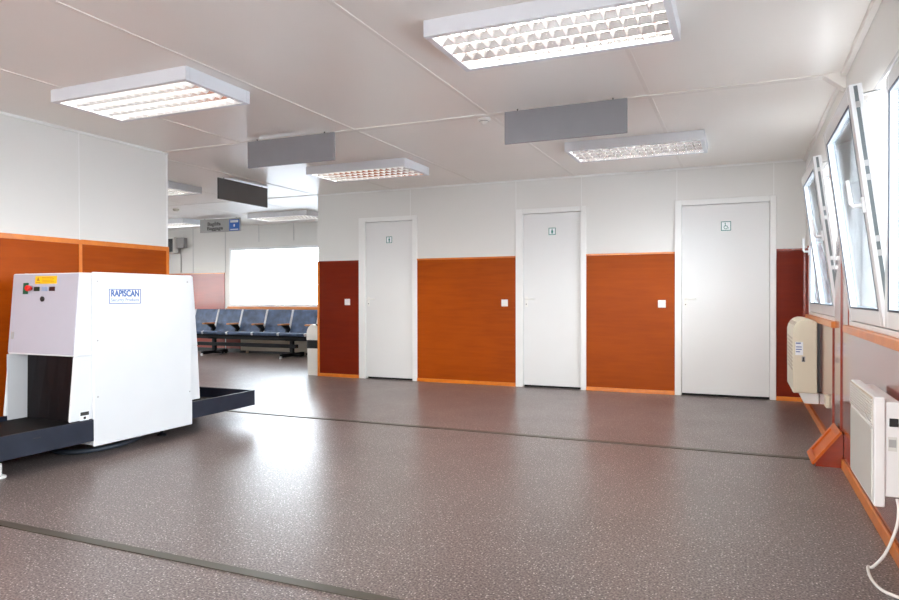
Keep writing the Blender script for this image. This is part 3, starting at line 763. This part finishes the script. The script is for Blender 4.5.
# wooden wedge box on the floor at the wall joint
wy0, wy1 = 4.895, 5.24
wbx = thing('floor_box', 'orange wooden wedge box on the floor against the right wall', 'wooden box', (.52, (wy0+wy1)/2, 0))
MB().prism([(.432, 0), (.432, .024), (.575, .214), (R-.012, .214), (R-.012, 0)], 'y', wy0+.006, wy1-.006).build('box_body', M['red'], wbx)
dx, dz = .575-.432, .214-.024; Ln = math.hypot(dx, dz); ux, uz = dx/Ln, dz/Ln; nx_, nz_ = -uz, ux
def slope(u0, u1, ya, yb, t0, t1):
    P = lambda u, y, t: (.432+ux*u+nx_*t, y, .024+uz*u+nz_*t)
    return [P(u0,ya,t0),P(u1,ya,t0),P(u1,yb,t0),P(u0,yb,t0),P(u0,ya,t1),P(u1,ya,t1),P(u1,yb,t1),P(u0,yb,t1)]
fm = MB()
for a in ((-.02, .022, wy0, wy1), (Ln-.03, Ln+.012, wy0, wy1), (.022, Ln-.03, wy0, wy0+.05), (.022, Ln-.03, wy1-.05, wy1)): fm.hexa(slope(*a, 0, .016))
fm.build('sloping_frame', M['wedge'], wbx, bevel=.002)
MB().hexa(slope(.022, Ln-.03, wy0+.05, wy1-.05, 0, .005)).build('inset_panel', M['wedge'], wbx)

# ------------------------------------------------------------------ outdoors
tag(MB().box(-60, 60, -60, 80, -.75, -.6).build('ground', M['ground']), 'pale ground outside the windows', 'ground', kind=S)

# ------------------------------------------------------------------ world and daylight
w = bpy.data.worlds.new('overcast_sky'); sc.world = w; w.use_nodes = True
nt = w.node_tree; bg = nt.nodes['Background']
tc = nt.nodes.new('ShaderNodeTexCoord'); sp_ = nt.nodes.new('ShaderNodeSeparateXYZ'); rp_ = nt.nodes.new('ShaderNodeValToRGB')
nt.links.new(tc.outputs['Generated'], sp_.inputs[0]); nt.links.new(sp_.outputs['Z'], rp_.inputs['Fac'])
rp_.color_ramp.elements[0].color = (.97, .985, 1, 1); rp_.color_ramp.elements[1].color = (.96, .98, 1, 1)
nt.links.new(rp_.outputs['Color'], bg.inputs['Color']); bg.inputs['Strength'].default_value = SKY

def portal(name, loc, rot, sx, sy):
    l = bpy.data.lights.new(name, 'AREA'); l.shape = 'RECTANGLE'; l.size = sx; l.size_y = sy; l.cycles.is_portal = True
    o = bpy.data.objects.new(name, l); COL.objects.link(o); o.location = loc; o.rotation_euler = rot
h = math.pi/2
for a, b in (W1, W2, W3): portal('daylight_portal', (R+.165, (a+b)/2, 1.515), (0, h, 0), 1.2, b-a)
portal('daylight_portal', ((FW[0]+FW[1])/2, YF+.16, 1.485), (-h, 0, 0), FW[1]-FW[0], 1.16)
for a, b in lw: portal('daylight_portal', (XFL-.13, (a+b)/2, 1.485), (0, -h, 0), 1.17, b-a)
portal('daylight_portal', ((bw[0]+bw[1])/2, YB-.13, 1.5), (h, 0, 0), bw[1]-bw[0], 1.2)

# ------------------------------------------------------------------ camera
f, yaw, pitch, roll, ch, sy = 675.82, .4089, -.0081, -.0020, 1.0906, 2.2451
fwv = Vector((-math.sin(yaw)*math.cos(pitch), math.cos(yaw)*math.cos(pitch), math.sin(pitch)))
rv = Vector((math.cos(yaw), math.sin(yaw), 0)); uv = rv.cross(fwv)
r2 = rv*math.cos(roll) + uv*math.sin(roll); u2 = -rv*math.sin(roll) + uv*math.cos(roll)
cam = bpy.data.cameras.new('camera'); co = bpy.data.objects.new('camera', cam); COL.objects.link(co)
co.matrix_world = rowmat(r2, u2, -fwv, (0, 0, ch))
cam.sensor_fit = 'HORIZONTAL'; cam.sensor_width = 36; cam.lens = f/899*36; cam.shift_y = sy/899; cam.clip_start = .05
sc.camera = co

sc.view_settings.view_transform = 'Standard'; sc.view_settings.look = 'None'
sc.view_settings.gamma = 1; sc.view_settings.use_curve_mapping = False; sc.view_settings.exposure = EXPOSURE
try:
    sc.cycles.use_denoising = True; sc.cycles.use_adaptive_sampling = False; sc.cycles.denoising_prefilter = 'ACCURATE'; sc.cycles.max_bounces = 10; sc.cycles.diffuse_bounces = 6; sc.cycles.glossy_bounces = 5
    sc.cycles.transparent_max_bounces = 12; sc.cycles.sample_clamp_indirect = 8; sc.cycles.use_light_tree = True
    sc.cycles.caustics_reflective = True
except Exception as e: print(e)
